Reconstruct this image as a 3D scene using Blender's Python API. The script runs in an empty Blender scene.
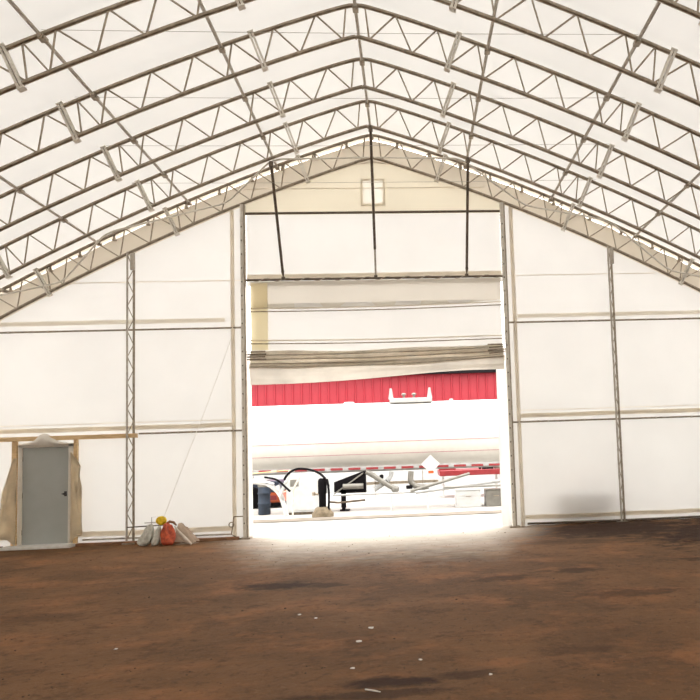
import bpy, math, random
from mathutils import Vector, Matrix, noise
random.seed(7)
S = bpy.context.scene
COL = S.collection
PI = math.pi
V = Vector

# ------------------------------------------------------------------ helpers
class MB:
    def __init__(s): s.v = []; s.f = []; s.smooth = []
    def add(s, vs, fs, sm=False):
        n = len(s.v); s.v += [tuple(v) for v in vs]
        s.f += [tuple(i + n for i in f) for f in fs]; s.smooth += [sm] * len(fs)
        return s
    def box(s, a, b):
        (x0, y0, z0), (x1, y1, z1) = a, b
        return s.add([(x0,y0,z0),(x1,y0,z0),(x1,y1,z0),(x0,y1,z0),(x0,y0,z1),(x1,y0,z1),(x1,y1,z1),(x0,y1,z1)],
                     [(0,3,2,1),(4,5,6,7),(0,1,5,4),(1,2,6,5),(2,3,7,6),(3,0,4,7)])
    def bar(s, p, q, w, h, up=(0,0,1)):
        p = V(p); q = V(q); d = (q - p).normalized(); u = V(up)
        x = d.cross(u)
        if x.length < 1e-4: x = d.cross(V((0,1,0)))
        x.normalize(); z = x.cross(d)
        vs = [e + x*(a*w/2) + z*(b*h/2) for e in (p, q) for a, b in ((-1,-1),(1,-1),(1,1),(-1,1))]
        return s.add(vs, [(0,1,2,3),(7,6,5,4),(0,4,5,1),(1,5,6,2),(2,6,7,3),(3,7,4,0)])
    def tube(s, pts, r, n=8, closed=False, cap=True):
        pts = [V(p) for p in pts]; m = len(pts)
        rs = r if isinstance(r, (list, tuple)) else [r]*m
        T = []
        for i in range(m):
            a = pts[i-1] if (i or closed) else pts[0]
            b = pts[(i+1) % m] if (i < m-1 or closed) else pts[-1]
            T.append((b - a).normalized())
        u = T[0].orthogonal().normalized(); vs = []
        if abs(T[0].z) < .9: u = (V((0,0,1)) - T[0]*T[0].z).normalized()
        for i in range(m):
            u = (u - T[i]*u.dot(T[i])).normalized(); w = T[i].cross(u)
            for k in range(n):
                a = 2*PI*(k+.5)/n
                vs.append(pts[i] + (u*math.cos(a) + w*math.sin(a))*rs[i])
        fs = []
        for i in range(m if closed else m-1):
            j = (i+1) % m
            for k in range(n):
                l = (k+1) % n; fs.append((i*n+k, i*n+l, j*n+l, j*n+k))
        s.add(vs, fs, True)
        if cap and not closed:
            s.add(vs[:n], [tuple(range(n))[::-1]]); s.add(vs[-n:], [tuple(range(n))])
        return s
    def lathe(s, c, prof, n=24, axis='z'):
        vs = []; c = V(c)
        for r, h in prof:
            for k in range(n):
                a = 2*PI*k/n; x, y = r*math.cos(a), r*math.sin(a)
                vs.append(c + (V((x, y, h)) if axis == 'z' else V((h, x, y)) if axis == 'x' else V((y, h, x))))
        fs = [(i*n+k, i*n+(k+1)%n, (i+1)*n+(k+1)%n, (i+1)*n+k) for i in range(len(prof)-1) for k in range(n)]
        s.add(vs, fs, True)
        s.add(vs[:n], [tuple(range(n))[::-1]]); s.add(vs[-n:], [tuple(range(n))])
        return s
    def grid(s, fn, nu, nv, sm=True):
        vs = [fn(i/nu, j/nv) for j in range(nv+1) for i in range(nu+1)]
        return s.add(vs, [(j*(nu+1)+i, j*(nu+1)+i+1, (j+1)*(nu+1)+i+1, (j+1)*(nu+1)+i) for j in range(nv) for i in range(nu)], sm)
    def poly(s, pts, y0, y1):
        n = len(pts)                                    # outline in x,z with thickness along y
        vs = [(x, y0, z) for x, z in pts] + [(x, y1, z) for x, z in pts]
        fs = [tuple(range(n)), tuple(range(n, 2*n))[::-1]] + [(i, i+n, (i+1)%n+n, (i+1)%n) for i in range(n)]
        return s.add(vs, fs)
    def build(s, name, mat, parent=None, bevel=0):
        me = bpy.data.meshes.new(name)
        o = V(parent.location) if parent else V((0,0,0))
        if parent and parent.parent: o = o + V(parent.parent.location)
        me.from_pydata([tuple(V(v)-o) for v in s.v], [], s.f)
        me.polygons.foreach_set('use_smooth', s.smooth)
        me.materials.append(mat); me.update()
        ob = bpy.data.objects.new(name, me); COL.objects.link(ob)
        if parent: ob.parent = parent
        if bevel:
            b = ob.modifiers.new('bevel', 'BEVEL'); b.width = bevel; b.segments = 2; b.limit_method = 'ANGLE'
        return ob

def tag(o, label=None, cat=None, group=None, kind=None):
    if label: o['label'] = label
    if cat: o['category'] = cat
    if group: o['group'] = group
    if kind: o['kind'] = kind
    return o
def thing(name, label, cat, loc=(0,0,0), group=None):
    o = bpy.data.objects.new(name, None); COL.objects.link(o); o.location = loc
    o.empty_display_size = .2
    return tag(o, label, cat, group)
def copy_tree(o, loc, label, group=None):
    c = o.copy(); COL.objects.link(c); c.location = loc; c['label'] = label
    if group: c['group'] = group
    for ch in list(o.children):
        d = ch.copy(); COL.objects.link(d); d.parent = c
        for g in list(ch.children):
            e = g.copy(); COL.objects.link(e); e.parent = d
    return c
def struct(name, mb, mat, parent=None, **k):
    o = mb.build(name, mat, parent, **k)
    if not parent: o['kind'] = 'structure'
    return o

# ------------------------------------------------------------------ materials
def new_mat(name):
    m = bpy.data.materials.new(name); m.use_nodes = True
    nt = m.node_tree; nt.nodes.clear()
    out = nt.nodes.new('ShaderNodeOutputMaterial')
    return m, nt, out
def noise_col(nt, c1, c2, scale=5, detail=4, stretch=None, lo=.35, hi=.65):
    tc = nt.nodes.new('ShaderNodeTexCoord'); mp = nt.nodes.new('ShaderNodeMapping')
    nt.links.new(tc.outputs['Object'], mp.inputs['Vector'])
    if stretch: mp.inputs['Scale'].default_value = stretch
    n = nt.nodes.new('ShaderNodeTexNoise'); n.inputs['Scale'].default_value = scale; n.inputs['Detail'].default_value = detail
    nt.links.new(mp.outputs['Vector'], n.inputs['Vector'])
    r = nt.nodes.new('ShaderNodeValToRGB')
    r.color_ramp.elements[0].position = lo; r.color_ramp.elements[1].position = hi
    r.color_ramp.elements[0].color = (*c1, 1); r.color_ramp.elements[1].color = (*c2, 1)
    nt.links.new(n.outputs['Fac'], r.inputs['Fac'])
    return r.outputs['Color'], n.outputs['Fac']
def solid(name, c1, c2=None, rough=.6, metal=0, scale=6, bump=0, stretch=None, spec=.5):
    m, nt, out = new_mat(name)
    c2 = c2 or tuple(x*.85 for x in c1)
    col, fac = noise_col(nt, c1, c2, scale, stretch=stretch)
    b = nt.nodes.new('ShaderNodeBsdfPrincipled')
    nt.links.new(col, b.inputs['Base Color']); b.inputs['Roughness'].default_value = rough; b.inputs['Metallic'].default_value = metal
    b.inputs['Specular IOR Level'].default_value = spec
    if bump:
        bp = nt.nodes.new('ShaderNodeBump'); bp.inputs['Strength'].default_value = bump; bp.inputs['Distance'].default_value = .02
        nt.links.new(fac, bp.inputs['Height']); nt.links.new(bp.outputs['Normal'], b.inputs['Normal'])
    nt.links.new(b.outputs[0], out.inputs[0])
    return m
def fabric(name, dif, tra, fac, var=.04, scale=.8):
    m, nt, out = new_mat(name)
    k = 1 - var
    cd, _ = noise_col(nt, dif, tuple(x*k for x in dif), scale)
    ct, _ = noise_col(nt, tra, tuple(x*k for x in tra), scale)
    d = nt.nodes.new('ShaderNodeBsdfDiffuse'); t = nt.nodes.new('ShaderNodeBsdfTranslucent'); mx = nt.nodes.new('ShaderNodeMixShader')
    nt.links.new(cd, d.inputs['Color']); nt.links.new(ct, t.inputs['Color'])
    mx.inputs[0].default_value = fac
    nt.links.new(d.outputs[0], mx.inputs[1]); nt.links.new(t.outputs[0], mx.inputs[2]); nt.links.new(mx.outputs[0], out.inputs[0])
    return m

M = {}
M['fabric'] = fabric('white_fabric', (.80,.785,.755), (.98,.97,.94), .166)
M['roof'] = fabric('roof_fabric', (.80,.785,.755), (.98,.965,.93), .104)
M['seam'] = fabric('fabric_overlap', (.74,.68,.59), (.97,.92,.83), .70, .1, 3)
M['seam_faint'] = fabric('fabric_overlap_faint', (.76,.72,.65), (.97,.94,.88), .78, .05, 3)
M['beige'] = fabric('beige_fabric', (.80,.74,.60), (.98,.90,.72), .135)
M['band'] = fabric('band_fabric', (.70,.63,.52), (.95,.86,.71), .110)
M['patch'] = fabric('beige_patch', (.80,.75,.62), (.98,.93,.78), .8)
M['curtain_shade'] = fabric('curtain_lined', (.74,.70,.62), (.96,.90,.80), .125)
M['fold'] = fabric('curtain_fold', (.72,.66,.57), (.96,.89,.78), .20, .25, 1.2)
M['roll'] = fabric('curtain_roll', (.76,.70,.61), (.97,.91,.81), .50, .15, 5)
M['bright'] = fabric('thin_white', (.85,.84,.82), (1,.99,.96), .20)
M['vent'] = fabric('vent_sheet', (.85,.84,.80), (1,.98,.92), .36)
M['steel'] = solid('galvanized_steel', (.37,.315,.245), (.26,.215,.16), .38, .8, 14)
M['web'] = solid('galvanized_web', (.42,.355,.27), (.30,.25,.185), .45, .3, 14)
M['steel_light'] = solid('galvanized_bright', (.52,.47,.40), (.40,.35,.29), .45, .2, 14)
M['steel_pale'] = solid('galvanized_pale', (.70,.66,.58), (.60,.55,.47), .5, .1, 9)
M['steel_dark'] = solid('weathered_steel', (.16,.12,.085), (.09,.07,.05), .5, .3, 12)
M['wire'] = solid('steel_wire', (.42,.38,.33), None, .5, .3)
M['timber'] = solid('timber', (.78,.56,.31), (.62,.42,.21), .7, 0, 5, .3, (1,1,8))
M['timber_brown'] = solid('sill_timber', (.28,.14,.07), (.18,.09,.045), .8, 0, 5, .3)
M['door'] = solid('grey_door_paint', (.385,.395,.365), (.36,.37,.335), .45, 0, 3)
M['frame'] = solid('white_frame_paint', (.74,.69,.61), (.67,.62,.54), .5)
M['dark'] = solid('black_metal', (.02,.018,.02), (.035,.03,.03), .4)
M['slab'] = solid('pale_concrete', (.70,.68,.64), (.60,.57,.52), .8, 0, 8, .2)
M['tarp'] = fabric('torn_fabric', (.80,.71,.58), (.97,.89,.74), .78, .2, 3)
M['bag_white'] = solid('woven_bag', (.62,.60,.53), (.42,.40,.34), .8, 0, 12, .9)
M['bag_red'] = solid('red_sack', (.60,.10,.03), (.30,.04,.015), .6, 0, 16, .9)
M['tan'] = solid('tan_cloth', (.40,.30,.22), (.28,.20,.14), .85, 0, 6, .5)
M['pale_cloth'] = solid('pale_cloth', (.62,.54,.46), (.5,.42,.34), .85, 0, 9, .5)
M['yellow'] = solid('yellow_rope', (.92,.66,.02), (.75,.48,.01), .6, 0, 30, .4)
M['rope'] = solid('rope_white', (.85,.82,.75), None, .8)
M['red_clad'] = solid('red_cladding', (.225,.010,.0185), (.20,.0085,.016), .5, 0, 1.5, 0, None, .3)
M['white_paint'] = solid('white_paint', (.34,.34,.335), (.29,.29,.28), .35)
M['tank'] = solid('tank_paint', (.60,.575,.53), (.57,.545,.50), .3)
M['tape_red'] = solid('red_tape', (.23,.018,.022), None, .4)
M['pink'] = solid('pinstripe_paint', (.36,.20,.20), None, .5)
M['clean_white'] = solid('clean_white', (.55,.55,.54), (.50,.50,.49), .4)
M['black'] = solid('black_rubber', (.006,.005,.006), None, .8, spec=.1)
M['blue'] = solid('blue_plastic', (.016,.028,.05), (.010,.016,.028), .7)
M['orange'] = solid('orange_paint', (.45,.075,.012), None, .4)
M['navy'] = solid('navy_paint', (.02,.03,.06), None, .4)
M['glass'] = solid('dark_glass', (.05,.06,.07), None, .1)
M['gravelly'] = solid('sand_concrete', (.20,.155,.10), (.12,.09,.055), .9, 0, 9, .4)
M['curb'] = solid('dirty_curb', (.21,.175,.14), (.15,.125,.095), .9, 0, 3, .3)
M['alum'] = solid('aluminium', (.21,.20,.175), (.16,.15,.13), .4, .3)
M['paper'] = solid('paper', (.75,.70,.62), None, .8)
M['stone'] = solid('stone', (.10,.06,.035), (.035,.02,.013), .9, 0, 20)

def ground_mat():
    m, nt, out = new_mat('outdoor_concrete')
    col, fac = noise_col(nt, (.46,.44,.41), (.37,.35,.32), .5, 6)
    b = nt.nodes.new('ShaderNodeBsdfPrincipled'); nt.links.new(col, b.inputs['Base Color']); b.inputs['Roughness'].default_value = .85
    nt.links.new(b.outputs[0], out.inputs[0]); return m
M['ground'] = ground_mat()

def dirt_mat():
    m, nt, out = new_mat('packed_dirt'); N = nt.nodes; L = nt.links
    geo = N.new('ShaderNodeNewGeometry')
    def nz(scale, detail=5, rough=.55, stretch=(1,1,1), off=(0,0,0)):
        mp = N.new('ShaderNodeMapping'); mp.inputs['Scale'].default_value = stretch; mp.inputs['Location'].default_value = off
        L.new(geo.outputs['Position'], mp.inputs['Vector'])
        n = N.new('ShaderNodeTexNoise'); n.inputs['Scale'].default_value = scale; n.inputs['Detail'].default_value = detail
        n.inputs['Roughness'].default_value = rough
        L.new(mp.outputs['Vector'], n.inputs['Vector']); return n.outputs['Fac']
    def ramp(f, a, b):
        r = N.new('ShaderNodeMapRange'); r.interpolation_type = 'SMOOTHSTEP'
        r.inputs['From Min'].default_value = a; r.inputs['From Max'].default_value = b
        L.new(f, r.inputs['Value']); return r.outputs['Result']
    def mix(f, a, b):
        x = N.new('ShaderNodeMix'); x.data_type = 'RGBA'
        if isinstance(f, float): x.inputs[0].default_value = f
        else: L.new(f, x.inputs[0])
        for s, c in ((6, a), (7, b)):
            if isinstance(c, tuple): x.inputs[s].default_value = (*c, 1)
            else: L.new(c, x.inputs[s])
        return x.outputs[2]
    def math_(op, a, b=None):
        x = N.new('ShaderNodeMath'); x.operation = op; x.use_clamp = False
        for s, c in ((0, a), (1, b)):
            if c is None: continue
            if isinstance(c, (int, float)): x.inputs[s].default_value = c
            else: L.new(c, x.inputs[s])
        return x.outputs[0]
    c = mix(ramp(nz(.45, 6), .38, .62), (.132,.070,.035), (.182,.095,.046))
    c = mix(math_('MULTIPLY', ramp(nz(.9, 8, .68, (1,1.3,1), (5,3,0)), .48, .66), .8), c, (.265,.120,.052))
    c = mix(math_('MULTIPLY', ramp(nz(1.7, 8, .75, (1,1,1), (9,1,0)), .50, .68), .75), c, (.080,.042,.023))
    c = mix(math_('MULTIPLY', ramp(nz(9, 8, .8, (1,.8,1), (2,2,0)), .50, .66), .6), c, (.070,.038,.022))
    c = mix(math_('MULTIPLY', ramp(nz(14, 8, .8, (1,.8,1), (8,5,0)), .54, .70), .6), c, (.250,.140,.075))
    c = mix(ramp(nz(40, 6, .75), .60, .74), c, (.045,.025,.016))
    c = mix(ramp(nz(60, 4, .7, (1,1,1), (3,7,0)), .64, .74), c, (.30,.19,.11))
    # stains, damp soil and painted-in shadow beneath the right wall
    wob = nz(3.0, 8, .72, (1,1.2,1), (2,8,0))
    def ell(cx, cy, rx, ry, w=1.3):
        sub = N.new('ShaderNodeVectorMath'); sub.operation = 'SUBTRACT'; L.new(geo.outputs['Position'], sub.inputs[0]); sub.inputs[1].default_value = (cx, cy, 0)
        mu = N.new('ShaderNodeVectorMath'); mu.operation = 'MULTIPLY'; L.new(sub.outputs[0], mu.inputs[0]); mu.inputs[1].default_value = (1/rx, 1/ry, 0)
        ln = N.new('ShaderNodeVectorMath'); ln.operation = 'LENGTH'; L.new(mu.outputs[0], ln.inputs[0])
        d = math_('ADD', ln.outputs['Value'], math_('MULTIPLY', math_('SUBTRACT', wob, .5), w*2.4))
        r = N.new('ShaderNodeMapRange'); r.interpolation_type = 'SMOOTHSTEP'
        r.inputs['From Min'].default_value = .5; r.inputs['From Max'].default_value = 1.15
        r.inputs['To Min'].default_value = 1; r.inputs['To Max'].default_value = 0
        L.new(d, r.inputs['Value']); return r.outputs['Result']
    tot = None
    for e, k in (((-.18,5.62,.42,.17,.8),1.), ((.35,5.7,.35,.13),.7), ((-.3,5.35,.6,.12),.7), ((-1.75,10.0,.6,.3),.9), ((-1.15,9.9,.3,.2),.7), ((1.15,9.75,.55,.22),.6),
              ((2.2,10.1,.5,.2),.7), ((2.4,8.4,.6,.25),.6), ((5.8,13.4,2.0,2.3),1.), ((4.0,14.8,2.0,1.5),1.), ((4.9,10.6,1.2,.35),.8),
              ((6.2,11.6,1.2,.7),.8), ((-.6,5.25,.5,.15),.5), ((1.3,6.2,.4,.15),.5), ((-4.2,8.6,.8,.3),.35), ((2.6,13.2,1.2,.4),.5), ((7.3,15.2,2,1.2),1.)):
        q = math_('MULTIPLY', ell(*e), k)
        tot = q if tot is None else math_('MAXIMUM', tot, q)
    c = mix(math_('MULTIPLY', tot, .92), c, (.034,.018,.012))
    # daylight glare from the doorway, painted as a pale fade over the dirt
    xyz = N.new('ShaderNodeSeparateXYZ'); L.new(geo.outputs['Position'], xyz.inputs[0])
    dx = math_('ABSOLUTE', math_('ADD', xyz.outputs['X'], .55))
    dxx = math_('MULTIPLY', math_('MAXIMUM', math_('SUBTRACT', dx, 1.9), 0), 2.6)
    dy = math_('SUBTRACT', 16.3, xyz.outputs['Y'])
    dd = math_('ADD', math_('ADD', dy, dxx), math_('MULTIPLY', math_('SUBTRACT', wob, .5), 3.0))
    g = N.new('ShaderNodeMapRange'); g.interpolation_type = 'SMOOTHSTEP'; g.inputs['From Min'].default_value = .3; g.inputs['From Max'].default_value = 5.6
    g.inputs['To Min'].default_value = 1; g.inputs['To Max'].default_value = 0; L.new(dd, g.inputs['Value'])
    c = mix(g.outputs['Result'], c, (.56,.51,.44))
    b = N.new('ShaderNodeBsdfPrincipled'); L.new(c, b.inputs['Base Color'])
    b.inputs['Roughness'].default_value = .85; b.inputs['Specular IOR Level'].default_value = .10
    bp = N.new('ShaderNodeBump'); bp.inputs['Strength'].default_value = .8; bp.inputs['Distance'].default_value = .04
    hsum = math_('ADD', nz(9, 8, .65), math_('MULTIPLY', nz(45, 4, .7), .35))
    L.new(hsum, bp.inputs['Height']); L.new(bp.outputs['Normal'], b.inputs['Normal'])
    L.new(b.outputs[0], out.inputs[0]); return m
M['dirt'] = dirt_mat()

# ------------------------------------------------------------------ building profile
XC = -.67                      # ridge line
YW = 16.0                      # end wall
def zt(s):                     # height of the truss top chord at distance s from the ridge
    s = abs(s)
    return 8.71 - .32*math.sqrt(s*s + .15*.15) - .0146*s*s
top = [(s, zt(s)) for s in [0,.1,.2,.35,.55,.8,1.1,1.4,1.7,2.1,2.5,2.9,3.3,3.7,4.1,4.5,4.9,5.3,5.7,6.1,6.5,6.9,7.3,7.7,8.1,8.4]]
top += [(8.9,4.66),(9.35,4.27),(9.7,3.8),(9.9,3.25),(9.98,2.6),(10.0,1.8),(10.0,.9),(10.0,0)]
def offset(pr, d):             # offset the half profile (d > 0 inwards)
    out = []
    for i, (s, z) in enumerate(pr):
        a = pr[i-1] if i else (-pr[1][0], pr[1][1]); b = pr[i+1] if i < len(pr)-1 else (s, z-1)
        t = V((b[0]-a[0], b[1]-a[1])).normalized()
        out.append((max(0, s + t.y*d), z - t.x*d) if i else (0, z - d*1.045))
    return out
bot = offset(top, .51)
def full(pr): return [(-s, z) for s, z in reversed(pr[1:])] + list(pr)
def at(pr, s):
    s = abs(s)
    for (a, za), (b, zb_) in zip(pr, pr[1:]):
        if a <= s <= b and b > a: return za + (zb_-za)*(s-a)/(b-a)
    return pr[-1][1]
zb = lambda s: at(bot, s)

# ------------------------------------------------------------------ roof trusses
def make_truss(label):
    t = thing('roof_truss', label, 'roof truss', (XC, 0, 0))
    X = lambda s, z, y=0: (XC+s, y, z)
    MB().tube([X(s, z) for s, z in full(top)], .033, 10).build('top_chord', M['steel'], t)
    MB().tube([X(s, z) for s, z in full(bot)], .033, 10).build('bottom_chord', M['steel'], t)
    tn = [.15,.62,1.27,1.9,2.48,3.11,3.77,4.19,4.66,5.27,5.87,6.45,6.87,7.35,7.95,8.5]
    bn = [.2,.86,1.42,1.98,2.63,3.25,3.84,4.12,4.75,5.37,5.98,6.52,6.78,7.45,8.0]
    for sg in (-1, 1):
        for i, b in enumerate(bn):
            for j in (i, i+1):
                p = V(X(sg*tn[j], at(top, tn[j]))); q = V(X(sg*b, zb(b)))
                MB().tube([p, q], .0142, 6).build('web_strut', M['web'], t)
        # lower wall leg of the arch: webs at matching heights
        for i in range(5):
            z0, z1 = 3.9-.75*i, 3.5-.75*i
            MB().tube([X(sg*(10.0 if z0 < 3.2 else 9.65), z0), X(sg*9.49 if z1 < 3 else sg*9.3, z1)], .0125, 6).build('web_strut', M['web'], t)
        for s in (1.6, 4.42, 7.06):
            z = at(top, s); sl = (at(top, s+.2)-at(top, s-.2))/.4
            tv = V((1, 0, sl)).normalized(); nv = V((sl, 0, -1)).normalized()
            mb = MB()
            c = V((s, 0, z))
            for o in (-.023, .023):
                p = c + tv*o - nv*.05; q = c + tv*o + nv*.58
                mb.bar((XC+sg*p.x, 0, p.z), (XC+sg*q.x, 0, q.z), .032, .085, (0,1,0))
            for e in (-.045, .575):
                p = c + nv*e - tv*.048; q = c + nv*e + tv*.048
                mb.bar((XC+sg*p.x, 0, p.z), (XC+sg*q.x, 0, q.z), .022, .10, (0,1,0))
            mb.build('splice_plate', M['steel_pale'], t)
    return t
L_T = {16.0: 'steel arched truss standing against the white end wall, framing the beige gable band',
       14.4: 'steel arched roof truss next in front of the end wall, carrying the hanging struts',
       12.8: 'steel arched roof truss, third counting out from the end wall',
       11.2: 'steel arched roof truss whose peak meets the top edge of the picture',
       9.6: 'steel arched roof truss with its peak above the picture, second nearest to the viewer',
       8.0: 'steel arched roof truss nearest the viewer, only its bottom chord cutting the top corners'}
trusses = {}
proto = make_truss(L_T[16.0]); proto.location = (XC, YW, 0); trusses[16.0] = proto
for y in (14.4, 12.8, 11.2, 9.6, 8.0):
    trusses[y] = copy_tree(proto, (XC, y, 0), L_T[y])
# clips that hold the roof cover to the end truss
for sg in (-1, 1):
    for s in (.55, 1.25, 1.95, 2.6, 3.3, 4.0, 4.8, 5.5, 6.2, 6.8, 7.6):
        z = at(top, s)
        mb = MB(); x = XC + sg*s; y = YW
        mb.box((x-.022, y+.02, z-.10), (x+.022, y+.06, z+.02)); mb.box((x-.035, y-.0, z-.135), (x+.035, y+.07, z-.10))
        mb.build('cover_clip', M['steel'], proto)

# purlins
PUR = [(-7.7,'outer'),(-5.8,'l3'),(-3.93,'l2'),(-2.05,'l1'),(0,'ridge'),(2.05,'r1'),(3.93,'r2'),(5.8,'r3'),(7.7,'outer_r')]
LP = {'outer':'steel purlin pipe lowest on the left roof slope near the end wall','l3':'steel purlin pipe, third left of the ridge, meeting the left picture edge',
      'l2':'steel purlin pipe starting at the top left corner, second left of the ridge','l1':'steel purlin pipe running next left of the ridge pipe',
      'ridge':'steel ridge pipe running along the roof peak to the end wall','r1':'steel purlin pipe running next right of the ridge pipe',
      'r2':'steel purlin pipe entering at the top right, second right of the ridge','r3':'steel purlin pipe, third right of the ridge, meeting the right picture edge',
      'outer_r':'steel purlin pipe lowest on the right roof slope near the end wall'}
for s, k in PUR:
    z = at(top, s) - .058
    t = thing('roof_purlin', LP[k], 'purlin', (XC+s, YW, z))
    MB().tube([(XC+s, 15.98, z), (XC+s, 6.6, z)], .026, 8).build('pipe', M['steel_light'], t)
    for y in trusses:
        mb = MB(); mb.box((XC+s-.045, y-.06, z-.035), (XC+s+.045, y+.06, z+.02)); mb.tube([(XC+s, y-.10, z), (XC+s, y-.06, z)], .036, 8)
        mb.build('clamp', M['steel'], t, bevel=.006)

# thin tie wires across the hall
for y, l in ((9.6,'thin tie wire spanning the roof highest in the picture'), (11.2,'thin tie wire spanning the roof, second from the top'),
             (12.8,'thin tie wire spanning the roof, third from the top'), (14.4,'thin tie wire spanning the roof closest to the end wall')):
    z0 = {9.6:7.30, 11.2:7.18, 12.8:7.10, 14.4:7.03}[y]
    o = MB().tube([(XC-4.95+9.7*k/12, y+.02, z0-.02*math.sin(PI*k/12)) for k in range(13)], .0035, 5).build('tie_wire', M['wire'])
    tag(o, l, 'wire')
    for sx in (-4.75, -4.55):
        MB().tube([(XC+sx, y+.02, z0-.003), (XC+sx+.1, y+.02, z0-.003)], .009, 6).build('turnbuckle', M['steel'], o)

# bracing pipes zig-zagging between the last two trusses
def smooth(pts, r=.5, n=7):
    pts = [V(p) for p in pts]; out = [pts[0]]
    for a, b, c in zip(pts, pts[1:], pts[2:]):
        p = b + (a-b).normalized()*r; q = b + (c-b).normalized()*r
        for k in range(n): 
            u = k/(n-1); out.append(p*(1-u)**2 + b*2*u*(1-u) + q*u*u)
    return out + [pts[-1]]
bl = [(XC-.05,15.93,8.13),(-2.56,14.45,7.50),(-3.78,15.92,7.14),(-5.72,14.45,6.06),(-7.18,15.92,5.47),(-8.75,14.45,4.65)]
brr = [(XC+.05,15.93,8.13),(1.15,14.45,7.50),(2.66,15.92,7.02),(4.13,14.45,6.19),(5.85,15.92,5.50),(7.4,14.45,4.72)]
for pts, sd in ((bl,'left'),(brr,'right')):
    o = MB().tube(smooth(pts, .26), .018, 8).build('bracing_pipe', M['steel_pale'])
    tag(o, 'pale bent bracing pipe zigzagging along the %s slope of the end wall truss' % sd, 'brace')

# three struts hanging to the door beam
for (a, b, l) in (((-2.57,14.4,7.38),(-2.62,15.93,5.47),'slanting dark steel strut hanging above the doorway, leftmost of three'),
                  ((-.62,14.4,8.09),(-.65,15.93,5.47),'dark steel strut hanging from the roof peak down past the gable vent'),
                  ((1.30,14.4,7.44),(1.32,15.93,5.47),'dark steel strut hanging above the doorway, rightmost of three')):
    a, b = V(a), V(b); t = thing('hanging_strut', l, 'strut', tuple(b))
    d = (b-a)
    cut = .80 if abs(a.x+.62) < .1 else .93
    MB().tube([a, a+d*cut], .030, 8).build('pipe', M['steel_dark'], t)
    MB().tube([a+d*cut, a+d*.985], [.024, .022] if cut < .9 else [.036, .012], 8).build('end_fitting', M['steel_light'] if cut < .9 else M['steel_dark'], t)
    MB().tube([a+V((0,0,.05)), a-V((0,0,.05))], .045, 8).build('top_clamp', M['steel_dark'], t)
    MB().box((b.x-.035, b.y-.04, b.z-.03), (b.x+.035, b.y+.04, b.z+.03)).build('foot_bracket', M['steel_dark'], t)

# ------------------------------------------------------------------ setting: roof cover and walls
out = offset(top, -.075)
YB, YE = -9.0, 16.45
def arch(name, pts, mat):
    mb = MB(); n = len(pts); ys = [YE - (YE-YB)*k/16 for k in range(17)]
    vs = [(XC+s, y, z) for y in ys for s, z in pts]
    fs = [(j*n+i, j*n+i+1, (j+1)*n+i+1, (j+1)*n+i) for j in range(16) for i in range(n-1)]
    mb.add(vs, fs, True); return struct(name, mb, mat)
fo = full(out)
arch('ceiling', [p for p in fo if abs(p[0]) < 9.2], M['roof'])
arch('wall_left', [p for p in fo if p[0] < -8.9], M['roof'])
arch('wall_right', [p for p in fo if p[0] > 8.9], M['roof'])
def strips(mb, xs, lo, hi, y):
    for a, b in zip(xs, xs[1:]):
        la, lb, ha, hb = lo(a), lo(b), hi(a), hi(b)
        mb.add([(a, y, la), (b, y, lb), (b, y, hb), (a, y, ha)], [(0,1,2,3)])
def xs_(a, b, extra=()):
    n = max(2, int((b-a)/.35)); return sorted(set([a + (b-a)*k/n for k in range(n+1)] + [e for e in extra if a < e < b]))
YF = 16.13
hi_b = lambda x: zb(x-XC)
hi_w = lambda x: zb(x-XC) if abs(x-XC) < 9.0 else at(out, x-XC)-.03
# door posts at x -3.46 and 2.15; personnel door -8.02..-7.02
mbf = MB()
PL, PR = -3.44, 2.13
def strips2(mb, xs, lo, hi, y): strips(mb, xs, lo, hi, y)
strips(mbf, xs_(-10.72, -8.06, (-9.67,)), lambda x: -.03, hi_w, YF)
strips(mbf, xs_(-8.06, -6.99), lambda x: 2.09, hi_b, YF)
strips(mbf, xs_(-6.99, PL), lambda x: -.03, hi_b, YF)
strips(mbf, xs_(PR, 9.38, (8.33,)), lambda x: -.03, hi_w, YF)
wf = struct('wall_front', mbf, M['fabric'])
mbb = MB(); strips(mbb, xs_(-9.87, 8.53, (XC-.1, XC, XC+.1)), lambda x: hi_b(x)-(.05 if abs(x-XC)<.3 else .012), lambda x: at(top, x-XC)-.07-.012*math.sin(x*9), YF-.006)
struct('wall_front_truss_band', mbb, M['band'])
mbg = MB(); WX0, WX1, WZ0, WZ1 = -.90, -.455, 7.16, 7.69
strips(mbg, xs_(PL, WX0), lambda x: 6.93, hi_b, YF); strips(mbg, xs_(WX1, PR), lambda x: 6.93, hi_b, YF)
strips(mbg, [WX0, WX1], lambda x: 6.93, lambda x: WZ0, YF); strips(mbg, [WX0, XC, WX1], lambda x: WZ1, hi_b, YF)
struct('trim_1', MB().tube([(XC+s_, YF+.04, z_) for s_, z_ in full(offset(top, -.035))], .045, 8), M['seam_faint'])
gb = struct('wall_front_gable', mbg, M['beige'])
MB().box((PL, YF-.02, 7.505), (PR-.35, YF-.012, 7.52)).build('seam', M['seam'], gb)
w = thing('window_1', None, None, (XC, YF, WZ0)); w['kind'] = 'structure'
fr = MB()
for a, b in (((WX0-.045,YF-.03,WZ0-.05),(WX1+.045,YF+.02,WZ0)), ((WX0-.045,YF-.03,WZ1),(WX1+.045,YF+.02,WZ1+.03)),
             ((WX0-.045,YF-.03,WZ0),(WX0,YF+.02,WZ1)), ((WX1,YF-.03,WZ0),(WX1+.045,YF+.02,WZ1))): fr.box(a, b)
fr.build('window_frame', M['seam_faint'], w)
MB().box((WX0, YF, WZ0), (WX1, YF+.004, WZ1)).build('window_pane', M['vent'], w)
mbk = MB(); strips(mbk, xs_(-10.7, 9.4), lambda x: -.03, lambda x: at(out, x-XC), YB+.05); struct('wall_back', mbk, M['fabric'])

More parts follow.
